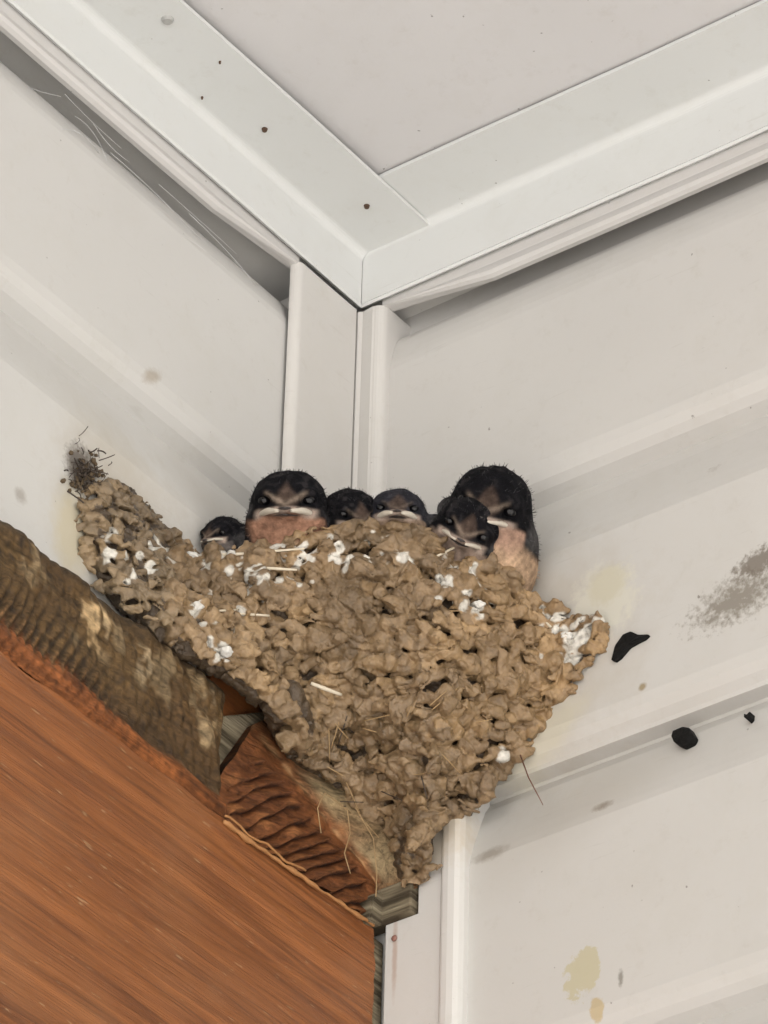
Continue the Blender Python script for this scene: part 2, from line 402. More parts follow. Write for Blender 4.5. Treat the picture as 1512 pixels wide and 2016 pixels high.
cb = thing('corner_board', 'pale vinyl corner board below the nest, between beam end and siding', 'trim', (.003, .034, H-.3))
def cb_prof(y0):
    return [(-.001, y0), (.0112, y0), (.0120, y0+.0008), (.0120, .0450)] + [(.0120+.0011*math.sin(R(a)), .0465-.0012*math.cos(R(a))) for a in (20, 60, 90)] + \
           [(.0131, .0480), (.0127, .0498), (.0116, .0508), (.010, .0513), (-.001, .0513)]
bm = extrude(cb_prof(.0264), lambda a, b, z: (a, b, z), H-.60, H-.2398); bm_mesh('face_strip', bm, M['board_trim'], cb)
bm = extrude(cb_prof(.0370), lambda a, b, z: (a, b, z), H-.2398, H-.190); bm_mesh('face_strip', bm, M['board_trim'], cb)
c = at(776, 1847, 'x', .0125)
bm = bmesh.new(); bmesh.ops.create_uvsphere(bm, u_segments=12, v_segments=8, radius=.0009)
for v in bm.verts: v.co = Vector(c) + Vector((v.co.x*.6, v.co.y, v.co.z))
bm_mesh('nail_head', bm, plain('pinkish_nail', (.28, .14, .11), .5, 900), cb, True)

# ------------------------------------------------------------------ timber
YB = .0255; ZB = H-.2414
beam = thing('wooden_beam', 'long reddish brown wooden beam under the dirty board', 'beam', (.5, .01, H-.5))
nx, nz = 700, 140
xs = .0145 + 1.19*np.linspace(0, 1, nx)**1.6; zs = np.linspace(ZB, ZB-.26, nz)
X, Z = np.meshgrid(xs, zs, indexing='ij'); P = np.stack([X*.12, np.zeros_like(X), Z], -1)
Y = YB + .00035*fnoise(P*1.0, 900, 3) + .0003*fnoise(P, 2400, 4)
top = np.exp(-(ZB-Z)/.0016); Y = Y - .0008*top*(.6+.5*fnoise(np.stack([X, X*0, Z*0], -1), 260, 5)); Z = Z + .0002*fnoise(np.stack([X, X*0, X*0], -1), 180, 6)*np.exp(-(ZB-Z)/.004)
front = np.stack([X, Y, Z], -1).reshape(-1, 3); back = front.copy(); back[:, 1] = .001
V = np.concatenate([front, back]); F = []
I = np.arange(nx*nz).reshape(nx, nz); q = np.stack([I[:-1, :-1], I[:-1, 1:], I[1:, 1:], I[1:, :-1]], -1).reshape(-1, 4)
N = nx*nz; F = q[:, ::-1].tolist() + (q+N).tolist()
def strip(e): return [[int(e[i]), int(e[i+1]), int(e[i+1])+N, int(e[i])+N] for i in range(len(e)-1)]
F += strip(I[:, 0]) + strip(I[::-1, -1]) + strip(I[0, ::-1]) + strip(I[-1, :])
mesh('beam_face', V, F, M['beam'], beam, True)
# weathered ply strip closing the beam's end
bm = box_bm((.0088, .010, ZB-.26), (.0141, .0242, ZB-.0015), .0006); bm_mesh('end_strip', bm, M['ply'], beam)
# raised splinter along its top edge
pts = []
for k in range(40):
    t = k/39; px = 440+(735-440)*t; py = 1622+(1822-1622)*t
    p = at(px, py, 'y', YB+.0006); p[2] += .00015*math.sin(k*.7)+.00015*math.sin(k*1.9)+.0007*math.exp(-t*6); pts.append(p)
V, F = tube(pts, [.0003+.0005*abs(math.sin(k*.21+.6)+.4*math.sin(k*1.3))*(1-.4*k/39) for k in range(40)], 6); mesh('splinter', V, F, M['splinter'], beam, True)
pts = [p + np.array([0, .0004, .0016]) + .0005*np.array([0, 0, math.sin(i*.7)]) for i, p in enumerate(pts[:22])]
V, F = tube(pts, .00035, 5); mesh('splinter', V, F, M['splinter'], beam, True)

# dirty rough board above the beam, its lower lip still clean and orange
bd = thing('rough_board', 'dirt covered rough sawn board with orange lower lip, above the beam', 'board', (.3, .01, H-.232))
YF = .0218; zt, zb = H-.1975, H-.2404; x0 = .0750
nx, nz = 900, 90
xs = x0 + .6*np.linspace(0, 1, nx)**1.7; tv = np.linspace(0, 1, nz)
X, T = np.meshgrid(xs, tv, indexing='ij'); P3 = np.stack([X, X*0, T*.04], -1); P1 = np.stack([X, X*0, X*0], -1)
Ztop = zt + .0005*fnoise(P1, 160, 11); Zbot = zb + .00018*fnoise(P1, 300, 12)
Z = Ztop + (Zbot-Ztop)*T
Xs = X - (.016*(T-.5)+.012*(T-.5)**2)*np.clip((X-x0)/.02, 0, 1)          # saw marks lean
rid = np.sin(Xs*2*np.pi/.0036 + 2.2*fnoise(P3, 70, 13)); zone = np.clip((X-.116)/.02, 0, 1)
edge = .84 - .05*zone + .05*rid*zone + .03*fnoise(P3, 220, 14) - .10*np.clip((.12-X)/.05, 0, 1)*0
up = 1/(1+np.exp((T-edge)/.018))                         # 1 on the dirty face, 0 on the clean lip
Y = YF + .0030*(1-up)*np.sqrt(np.clip(1-((T-.89)/.13)**2, 0, 1)) + .0007*rid*zone*(.6+.6*fnoise(P3, 110, 23))*np.exp(-((T-edge+.1)/.25)**2) + .0006*fnoise(P3, 420, 15)*up + .0004*fnoise(P3, 1300, 16)*up
Y = Y - .003*np.clip((.10-T)/.10, 0, 1)**2 - .004*np.clip((x0+.004-X)/.004, 0, 1)**2
n1 = fnoise(P3, 130, 17); n2 = fnoise(P3, 520, 18); n3 = fnoise(P3, 1900, 19)+.6*fnoise(P3, 3600, 29)
dirt = np.array([.098, .055, .022]); dark = np.array([.035, .022, .012]); lite = np.array([.21, .148, .08]); olive = np.array([.125, .074, .029]); oran = np.array([.235, .078, .023])
def sst2(a, b, x): t = np.clip((x-a)/(b-a), 0, 1); return t*t*(3-2*t)
def lerp(a, b, f): return a + (b-a)*np.clip(f, 0, 1)[..., None]
c = np.broadcast_to(dirt, X.shape+(3,)).copy(); c = lerp(c, olive, .5+.6*n1); c = lerp(c, lite, (n2-.7)*1.0); c = lerp(c, dark, (-.3+n3*.6-n2*.4)*.9)
c = lerp(c, dark, np.clip((.16-T)/.12, 0, 1)*.75)  # shadow painted along the board's upper edge
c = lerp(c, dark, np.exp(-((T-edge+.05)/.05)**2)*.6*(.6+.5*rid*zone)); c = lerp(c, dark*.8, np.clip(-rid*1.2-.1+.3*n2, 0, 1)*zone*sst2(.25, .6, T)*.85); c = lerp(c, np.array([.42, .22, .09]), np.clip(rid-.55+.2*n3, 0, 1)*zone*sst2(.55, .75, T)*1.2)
for (px, py, r, cc) in ((70, 1115, .004, lite*1.3), (180, 1205, .0045, (.55, .38, .2)), (205, 1225, .003, (.5, .36, .2)), (235, 1250, .0035, lite), (395, 1370, .005, lite*1.5), (405, 1440, .0035, lite*1.5), (330, 1320, .005, lite), (280, 1300, .003, (.4, .3, .18))):
    p = at(px, py, 'y', YF); d = np.sqrt((X-p[0])**2+(Z-p[2])**2*.5)/r; c = lerp(c, np.array(cc), (1.15-d+.5*n2+.3*n3)*1.4)
    Y = Y + .0007*np.clip(1.1-d+.5*n2, 0, 1)*up
co_ = np.broadcast_to(oran, X.shape+(3,))*(1+.22*n2+.2*n3)[..., None]
c = c*up[..., None] + co_*(1-up)[..., None]
front = np.stack([X, Y, Z], -1).reshape(-1, 3); back = front.copy(); back[:, 1] = .0005
V = np.concatenate([front, back]); I = np.arange(nx*nz).reshape(nx, nz); N = nx*nz
q = np.stack([I[:-1, :-1], I[:-1, 1:], I[1:, 1:], I[1:, :-1]], -1).reshape(-1, 4)
F = q[:, ::-1].tolist() + (q+N).tolist() + strip(I[:, 0]) + strip(I[::-1, -1]) + strip(I[0, ::-1]) + strip(I[-1, :])
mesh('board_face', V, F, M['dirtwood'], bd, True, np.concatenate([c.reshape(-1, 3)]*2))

# split block of wood between the board's end and the corner board
bk = thing('wood_block', 'split orange brown block of wood with step-like notches under the nest', 'block', (.04, .01, H-.236))
A0, A1 = at(392, 1590, 'y', .0195), at(738, 1822, 'y', .0250)
B0, B1 = at(502, 1425, 'y', .0175), at(748, 1745, 'y', .0255)
C0, C1 = at(590, 1385, 'y', .0080), at(829, 1745, 'x', .0126)
nu, nv = 260, 110
U, Vv = np.meshgrid(np.linspace(0, 1, nu), np.linspace(0, 1, nv), indexing='ij')
def bil(a0, a1, b0, b1, u, v): return ((1-u)*(1-v))[..., None]*a0 + (u*(1-v))[..., None]*a1 + ((1-u)*v)[..., None]*b0 + (u*v)[..., None]*b1
f1 = bil(A0, A1, B0, B1, U, Vv*2) ; f2 = bil(B0, B1, C0, C1, U, Vv*2-1)
Pf = np.where((Vv <= .5)[..., None], f1, f2)
n5 = fnoise(Pf, 260, 21); n6 = fnoise(Pf, 900, 22)
_q = proj(Pf.reshape(-1, 3)).reshape(nu, nv, 2); ph = (_q[..., 1]+.33*_q[..., 0])/27. + .30*n5 + .1*n6
step = (ph % 1.0); z1 = np.clip((.42-Vv)/.06, 0, 1)*np.clip((U-.06)/.08, 0, 1)
Pf = Pf.copy(); Pf[..., 1] += .0034*(step**.8-.5)*z1 + .0005*n5 + .0003*n6 - .0015*np.exp(-((Vv-.5)/.03)**2)*.3
front = Pf.reshape(-1, 3); back = front.copy(); back[:, 1] = -.004
V = np.concatenate([front, back]); I = np.arange(nu*nv).reshape(nu, nv); N = nu*nv
q = np.stack([I[:-1, :-1], I[:-1, 1:], I[1:, 1:], I[1:, :-1]], -1).reshape(-1, 4)
F = q.tolist() + (q+N)[:, ::-1].tolist() + strip(I[::-1, 0]) + strip(I[:, -1]) + strip(I[0, :]) + strip(I[-1, ::-1])
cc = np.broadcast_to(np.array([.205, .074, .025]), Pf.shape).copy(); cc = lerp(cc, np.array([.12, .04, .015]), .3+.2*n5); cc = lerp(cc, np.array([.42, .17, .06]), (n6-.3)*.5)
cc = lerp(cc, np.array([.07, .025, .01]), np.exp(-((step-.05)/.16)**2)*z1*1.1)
tan = np.clip((Vv-.51)/.10, 0, 1)*np.clip((U-.15)/.25, 0, 1); cc = lerp(cc, np.array([.36, .27, .15]), tan*(.75+.4*n5)); cc = lerp(cc, np.array([.10, .05, .02]), np.clip((Vv-.5)/.1, 0, 1)*np.clip((.22-U)/.2, 0, 1))  # tan upper face; its left end painted dark as shade under the nest
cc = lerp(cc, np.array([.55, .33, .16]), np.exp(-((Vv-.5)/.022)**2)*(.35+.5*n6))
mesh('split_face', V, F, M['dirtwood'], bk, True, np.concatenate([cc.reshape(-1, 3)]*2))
def slab(name, pts, y0, y1, mat, parent):
    Pq = [at(px, py, 'y', y1) for px, py in pts]; V = [p for p in Pq] + [np.array([p[0], y0, p[2]]) for p in Pq]; n = len(pts)
    bm = bmesh.new(); vs = [bm.verts.new(v) for v in V]
    bm.faces.new(vs[:n]); bm.faces.new(vs[n:][::-1])
    for i in range(n): j = (i+1) % n; bm.faces.new([vs[j], vs[i], vs[n+i], vs[n+j]])
    bmesh.ops.recalc_face_normals(bm, faces=bm.faces); bmesh.ops.bevel(bm, geom=bm.edges[:], offset=.0004, segments=2, affect='EDGES'); return bm_mesh(name, bm, mat, parent)
slab('shade_backing', [(415, 1325), (590, 1330), (620, 1480), (430, 1480)], -.003, .0125, M['block'], bk)  # added dark slab standing in for shade in the hollow under the nest
slab('ply_edge', [(360, 1590), (415, 1560), (432, 1410), (530, 1400), (530, 1560), (470, 1630)], -.003, .0150, M['ply'], bk)
slab('ply_edge', [(735, 1760), (820, 1735), (832, 1785), (812, 1800), (750, 1822), (728, 1812)], -.003, .0272, M['ply'], bk)
bm_mesh('ply_edge', box_bm((.0085, .0200, H-.2396), (.0140, .0366, H-.2290), .0005), M['ply'], bk)
slab('ply_edge', [(360, 1565), (432, 1548), (450, 1575), (395, 1605)], .0, .0180, M['ply'], bk)

# ------------------------------------------------------------------ the mud nest
RIM = [(158, 1010, 'y', .009), (176, 985, 'y', .0095), (203, 955, 'y', .0095), (232, 955, 'y', .0095), (260, 980, 'y', .0095), (298, 1024, 'y', .010), (345, 1080, 'y', .011), (400, 1100, 'c', .0785), (470, 1090, 'c', .078), (540, 1086, 'c', .077), (600, 1062, 'c', .077), (680, 1045, 'c', .077), (760, 1045, 'c', .077),
       (820, 1055, 'c', .077), (880, 1072, 'c', .077), (930, 1106, 'c', .077), (985, 1130, 'c', .077), (1020, 1164, 'c', .077), (1060, 1200, 'x', .0115), (1110, 1222, 'x', .0105), (1150, 1226, 'x', .010), (1185, 1222, 'x', .010), (1195, 1245, 'x', .009)]
BOT = [(160, 1020, 'y', .009), (165, 1085, 'y', .009), (205, 1150, 'y', .011), (250, 1190, 'y', .016), (300, 1222, 'y', .022), (350, 1252, 'y', .0245), (425, 1285, 'y', .027), (505, 1335, 'y', .030), (570, 1392, 'y', .032), (578, 1440, 'y', .027),
       (605, 1482, 'y', .024), (650, 1530, 'y', .023), (700, 1590, 'y', .023), (765, 1655, 'y', .029), (822, 1738, 'x', .0140), (838, 1650, 'x', .016), (870, 1610, 'x', .014), (925, 1588, 'x', .0135), (958, 1552, 'x', .011), (990, 1515, 'x', .009), (1025, 1470, 'x', .009), (1070, 1420, 'x', .009), (1105, 1370, 'x', .009), (1150, 1315, 'x', .009), (1190, 1258, 'x', .009)]
def at_cyl(px, py, r):                # near side of an upright cylinder round the corner line
    v = ray(px, py); a = v[0]**2+v[1]**2; b_ = 2*(CAM[0]*v[0]+CAM[1]*v[1]); c = CAM[0]**2+CAM[1]**2-r*r
    return CAM + v*(-b_-math.sqrt(b_*b_-4*a*c))/(2*a)
def at_any(px, py, how, val): return at_cyl(px, py, val) if how == 'c' else at(px, py, how, val)
def resample(P, n):
    P = np.array(P); d = np.r_[0, np.cumsum(np.linalg.norm(np.diff(P, axis=0), axis=1))]; t = np.linspace(0, d[-1], n)
    return np.stack([np.interp(t, d, P[:, k]) for k in range(P.shape[1])], -1)
NS, NT = 160, 60
rimp = resample([at_any(*q) for q in RIM], NS); botp = resample([at(a, b_, ax, v) for a, b_, ax, v in BOT], NS)
for _ in range(3): rimp[1:-1] = (rimp[:-2]+2*rimp[1:-1]+rimp[2:])/4; botp[1:-1] = (botp[:-2]+2*botp[1:-1]+botp[2:])/4
Tt = np.linspace(0, 1, NT)
ch = np.linalg.norm(rimp-botp, axis=1)
mid = (rimp+botp)/2; outd = mid*np.array([1, 1, 0]); outd /= np.linalg.norm(outd, axis=1)[:, None]; outd[:, 2] = -.35
ctl = mid + outd*(ch*.27)[:, None]
SURF = (1-Tt)[None, :, None]**2*rimp[:, None] + 2*(Tt*(1-Tt))[None, :, None]*ctl[:, None] + (Tt**2)[None, :, None]*botp[:, None]
gs = np.gradient(SURF, axis=0); gt = np.gradient(SURF, axis=1); NRM = np.cross(gs, gt); NRM /= np.linalg.norm(NRM, axis=-1)[..., None]+1e-12
OUT = SURF*np.array([1, 1, 0]); OUT /= np.linalg.norm(OUT, axis=-1)[..., None]; OUT = OUT*.7 - CD*.7
NRM *= np.where((NRM*OUT).sum(-1) < 0, -1, 1)[..., None]; NRM = NRM*.75 + OUT*.25; NRM /= np.linalg.norm(NRM, axis=-1)[..., None]
hv = .00042; lo = np.array([.002, .002, H-.232]); hi = np.array([.140, .110, H-.125])
dims = np.ceil((hi-lo)/hv).astype(int); FD = np.full(dims, .01, np.float32); CC = np.zeros(tuple(dims)+(4,), np.float32); CC[..., :3] = (.25, .17, .09); CC[..., 3] = 1
def splat(c, R3, frame, col, k=.0005, warp=0, seed=0, gloss=1.):
    rm = float(max(R3))+.0015
    i0 = np.maximum(((c-rm-lo)/hv).astype(int), 0); i1 = np.minimum(((c+rm-lo)/hv).astype(int)+2, dims)
    if (i1 <= i0).any(): return
    gx = [np.arange(i0[a], i1[a])*hv+lo[a]-c[a] for a in range(3)]
    Pq = np.stack(np.meshgrid(*gx, indexing='ij'), -1).astype(np.float32); L = Pq@np.asarray(frame, np.float32).T
    if warp: L = L + warp*np.stack([np.sin(L[..., 1]*900+seed), np.sin(L[..., 2]*800+seed*2.1)*.5, np.sin(L[..., 0]*850+seed*1.7)], -1)
    q = L/np.asarray(R3, np.float32); kk = np.sqrt((q*q).sum(-1))+1e-6
    d = kk*(kk-1)/(np.sqrt(((q/np.asarray(R3, np.float32))**2).sum(-1))+1e-6)
    s = tuple(slice(i0[a], i1[a]) for a in range(3)); f = FD[s]
    h_ = np.clip(.5+.5*(f-d)/k, 0, 1)
    cs = CC[s]; m = d < f; cs[m] = (*col, gloss)
    FD[s] = f*(1-h_)+d*h_ - k*h_*(1-h_)
I3 = np.eye(3)
for i in range(0, NS, 2):                      # the shell behind the pellets, coloured dark to paint shade into the crevices
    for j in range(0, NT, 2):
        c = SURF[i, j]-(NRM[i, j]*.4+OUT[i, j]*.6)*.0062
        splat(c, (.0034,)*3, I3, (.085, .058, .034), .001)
splat(np.array([.030, .030, H-.176]), (.026, .026, .010), I3, (.2, .14, .08), .002)     # cup floor
def surf_pt(px, py, lift=.002):
    pr = proj(SURF.reshape(-1, 3)); k = int(np.argmin(((pr-np.array([px, py]))**2).sum(1))); return SURF.reshape(-1, 3)[k]+NRM.reshape(-1, 3)[k]*lift
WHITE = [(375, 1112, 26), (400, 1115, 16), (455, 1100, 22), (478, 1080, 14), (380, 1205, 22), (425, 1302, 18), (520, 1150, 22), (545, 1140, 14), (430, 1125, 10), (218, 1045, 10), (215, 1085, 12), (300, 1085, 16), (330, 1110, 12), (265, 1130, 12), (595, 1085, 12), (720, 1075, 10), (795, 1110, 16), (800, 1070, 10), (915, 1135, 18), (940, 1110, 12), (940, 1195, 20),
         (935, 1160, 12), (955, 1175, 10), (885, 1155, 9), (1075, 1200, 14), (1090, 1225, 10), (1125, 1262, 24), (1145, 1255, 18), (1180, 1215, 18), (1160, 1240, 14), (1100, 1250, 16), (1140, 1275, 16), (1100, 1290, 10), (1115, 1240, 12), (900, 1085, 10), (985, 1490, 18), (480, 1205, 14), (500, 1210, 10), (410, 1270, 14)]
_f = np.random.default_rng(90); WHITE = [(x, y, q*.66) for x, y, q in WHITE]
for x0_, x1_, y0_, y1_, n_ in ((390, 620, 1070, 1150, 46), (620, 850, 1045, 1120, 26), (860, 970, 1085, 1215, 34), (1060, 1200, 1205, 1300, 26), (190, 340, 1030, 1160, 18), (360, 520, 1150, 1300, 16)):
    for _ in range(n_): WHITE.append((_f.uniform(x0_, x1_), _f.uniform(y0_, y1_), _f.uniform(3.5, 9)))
area = np.linalg.norm(np.cross(gs, gt), axis=-1); cdf = np.cumsum(area.ravel()); cdf /= cdf[-1]
pts = []
tries = 0
while len(pts) < 1350 and tries < 110000:
    tries += 1; k = int(np.searchsorted(cdf, RNG.random())); i, j = divmod(k, NT); p = SURF[i, j]
    dmin = .0032*(1 - .28*(len(pts) > 800))
    if all((p[0]-q[0])**2+(p[1]-q[1])**2+(p[2]-q[2])**2 > dmin*dmin for q, _, _ in pts): pts.append((p, i, j))
for i in range(0, NS, 4):                      # a row of pellets along the rim
    pts.append((rimp[i]+RNG.normal(size=3)*.0004, i, 0))
for n_, (p, i, j) in enumerate(pts):
    nr = NRM[i, j]; tu = gs[i, j]/np.linalg.norm(gs[i, j])
    tu = tu*np.array([1, 1, .35]); tu -= nr*(tu@nr); tu /= np.linalg.norm(tu); tv_ = np.cross(nr, tu)
    a = RNG.normal()*.45; tu, tv_ = tu*math.cos(a)+tv_*math.sin(a), tv_*math.cos(a)-tu*math.sin(a)
    e = RNG.normal(size=2)*.34+np.array([0, .30*RNG.choice([1, 1, -.3])]); nn = nr+tu*e[0]+tv_*e[1]; nn /= np.linalg.norm(nn); tu = np.cross(tv_, nn); tu /= np.linalg.norm(tu); tv_ = np.cross(nn, tu)
    s = math.exp(RNG.normal()*.20)
    arm = 1-.28*float(i < 34 or i > NS-22); s *= arm
    r3 = (.0037*s*RNG.uniform(.8, 1.6), .0024*s*RNG.uniform(.75, 1.25), .00160*s*RNG.uniform(.8, 1.3))
    sh = RNG.uniform(.72, 1.22); hue = RNG.uniform(-.05, .05)
    tcol = np.array([.275*(1+hue*.3), .184, .098*(1-hue)])*sh
    pp = proj(p); gl = 1.
    low = np.clip((pp[0]-800)/300, 0, 1); tcol = tcol*(1-low*.0)+np.array([.018, .006, -.002])*low
    grey = 1.0 if pp[0] < 330 else 0; tcol = tcol*(1-.25*grey)+np.array([.27, .225, .15])*.25*grey
    splat(p+nr*RNG.uniform(-.0018, .0010), r3, np.stack([tu, tv_, nn]), tuple(tcol), .00022, .00085, RNG.uniform(0, 6), gl)
# fine lumps fused on top and the grain of the clay
gx = [np.arange(dims[a])*hv+lo[a] for a in range(3)]
band = np.argwhere(np.abs(FD) < .0024); Pb = band*hv+lo
Pw = Pb*np.array([1, 1, 1.7]) + .0011*np.stack([fnoise(Pb, 420, 51), fnoise(Pb, 420, 52), fnoise(Pb, 420, 53)], -1); g1 = fnoise(Pw, 400, 34); g2 = fnoise(Pw, 480, 35)
FD[tuple(band.T)] += (.00115*np.exp(-(g1/.10)**2) - .00070*np.exp(-(g2/.13)**2) + .00022*fnoise(Pb, 900, 31)+.00020*fnoise(Pb, 2200, 32)).astype(np.float32)
V, F = surface_nets(FD, lo, hv)
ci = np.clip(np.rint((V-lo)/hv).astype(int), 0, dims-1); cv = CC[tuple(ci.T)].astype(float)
nz1 = fnoise(V, 300, 33); cv[:, :3] *= (1+.12*nz1+.20*fnoise(V, 75, 61))[:, None]; cv[:, 3] -= np.clip(.5*fnoise(V, 60, 62), 0, .6)
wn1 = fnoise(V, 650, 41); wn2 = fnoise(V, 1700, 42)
for wx, wy, wr in WHITE:                       # droppings dried onto the mud, and wet glints painted as white flecks
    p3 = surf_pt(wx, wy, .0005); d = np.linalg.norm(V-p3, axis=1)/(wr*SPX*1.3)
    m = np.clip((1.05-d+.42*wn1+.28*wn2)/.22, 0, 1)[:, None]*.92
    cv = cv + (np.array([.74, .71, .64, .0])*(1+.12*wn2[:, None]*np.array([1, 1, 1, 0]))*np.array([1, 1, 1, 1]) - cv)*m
nest = thing('mud_nest', 'cup shaped swallow nest of mud pellets in the wall corner, holding the nestlings', 'nest', (.02, .02, H-.215))
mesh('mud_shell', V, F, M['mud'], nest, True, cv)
# straw and rootlets worked into the mud
def dep(p): return float((np.asarray(p)-CAM)@CD)
def stem(name, a, b, r, mat, sag=0., lift=.0030, taper=.5):
    p0 = surf_pt(*a, lift); p2 = surf_pt(*b, lift) if sag is not None else None
    p0 = at_depth(*a, dep(p0)); p2 = at_depth(*b, dep(p2)); m = (p0+p2)/2+np.array([0, 0, sag]) - CD*.001
    pts = curve_pts(p0, m, p2, 9); return mesh(name, *tube(pts, [r*(1-(1-taper)*abs(k/8-.4)) for k in range(9)], 6), mat, nest, True)
for a, b, r in (((612, 1345), (672, 1368), .00065), ((520, 1118), (585, 1122), .00045), ((400, 1095), (480, 1090), .00055), ((500, 1088), (600, 1080), .0004), ((1065, 1215), (1085, 1235), .0005), ((470, 1208), (530, 1212), .0004), ((395, 1205), (470, 1200), .00035), ((850, 1100), (900, 1075), .0004)):
    stem('straw', a, b, r, M['straw'])
for k in range(26):
    x, y = RNG.uniform(640, 1010), RNG.uniform(1380, 1640)
    if y > 1900-x*.45+0 and x > 880: continue
    a = RNG.uniform(-1.4, 1.9); L = RNG.uniform(25, 75); stem('rootlet', (x, y), (x+L*math.cos(a), y+L*math.sin(a)), .00017, M['fibre'] if k % 3 else M['fibre_dark'], lift=.0040)
def hang(name, pxs, y, r, mat, parent=nest, **kw):
    pts = [at(px, py, 'y', y) for px, py in pxs]
    return mesh(name, *tube(resample(pts, 12), r, 5), mat, parent, True)
for pxs, y in (([(700, 1590), (735, 1650), (742, 1720), (740, 1765)], .029), ([(752, 1650), (772, 1700), (776, 1760), (775, 1815)], .029), ([(720, 1620), (760, 1665), (790, 1690), (800, 1740)], .029), ([(690, 1600), (640, 1560), (625, 1590), (632, 1640)], .025), ([(683, 1590), (690, 1640), (678, 1680), (690, 1720)], .027), ([(770, 1670), (800, 1690), (818, 1720), (822, 1730)], .029), ([(740, 1640), (750, 1690), (770, 1735)], .028)):
    hang('rootlet', pxs, y, .00016, M['fibre'])
# mud smeared down onto the wood under the nest
c0 = []
o = mesh('hair', *tube([at(1022, 1480, 'x', .010), at(1040, 1530, 'x', .014), at(1056, 1560, 'x', .016), at(1069, 1585, 'x', .017)], [.00022, .0002, .00016, .0001], 5), plain('reddish_hair', (.20, .09, .06), .5), nest, True)
# larger white droppings on the rim
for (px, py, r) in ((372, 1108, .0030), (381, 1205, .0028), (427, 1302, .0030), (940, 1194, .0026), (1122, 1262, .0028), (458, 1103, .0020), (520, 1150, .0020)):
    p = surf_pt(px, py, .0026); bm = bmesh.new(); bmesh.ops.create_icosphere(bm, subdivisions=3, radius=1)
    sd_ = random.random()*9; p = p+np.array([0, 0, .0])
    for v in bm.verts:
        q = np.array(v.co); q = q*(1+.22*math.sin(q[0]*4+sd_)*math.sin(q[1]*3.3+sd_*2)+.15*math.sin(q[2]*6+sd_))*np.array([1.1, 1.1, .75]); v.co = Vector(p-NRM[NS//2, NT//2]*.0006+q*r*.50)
    bm_mesh('dropping', bm, M['dropping'], nest, True)

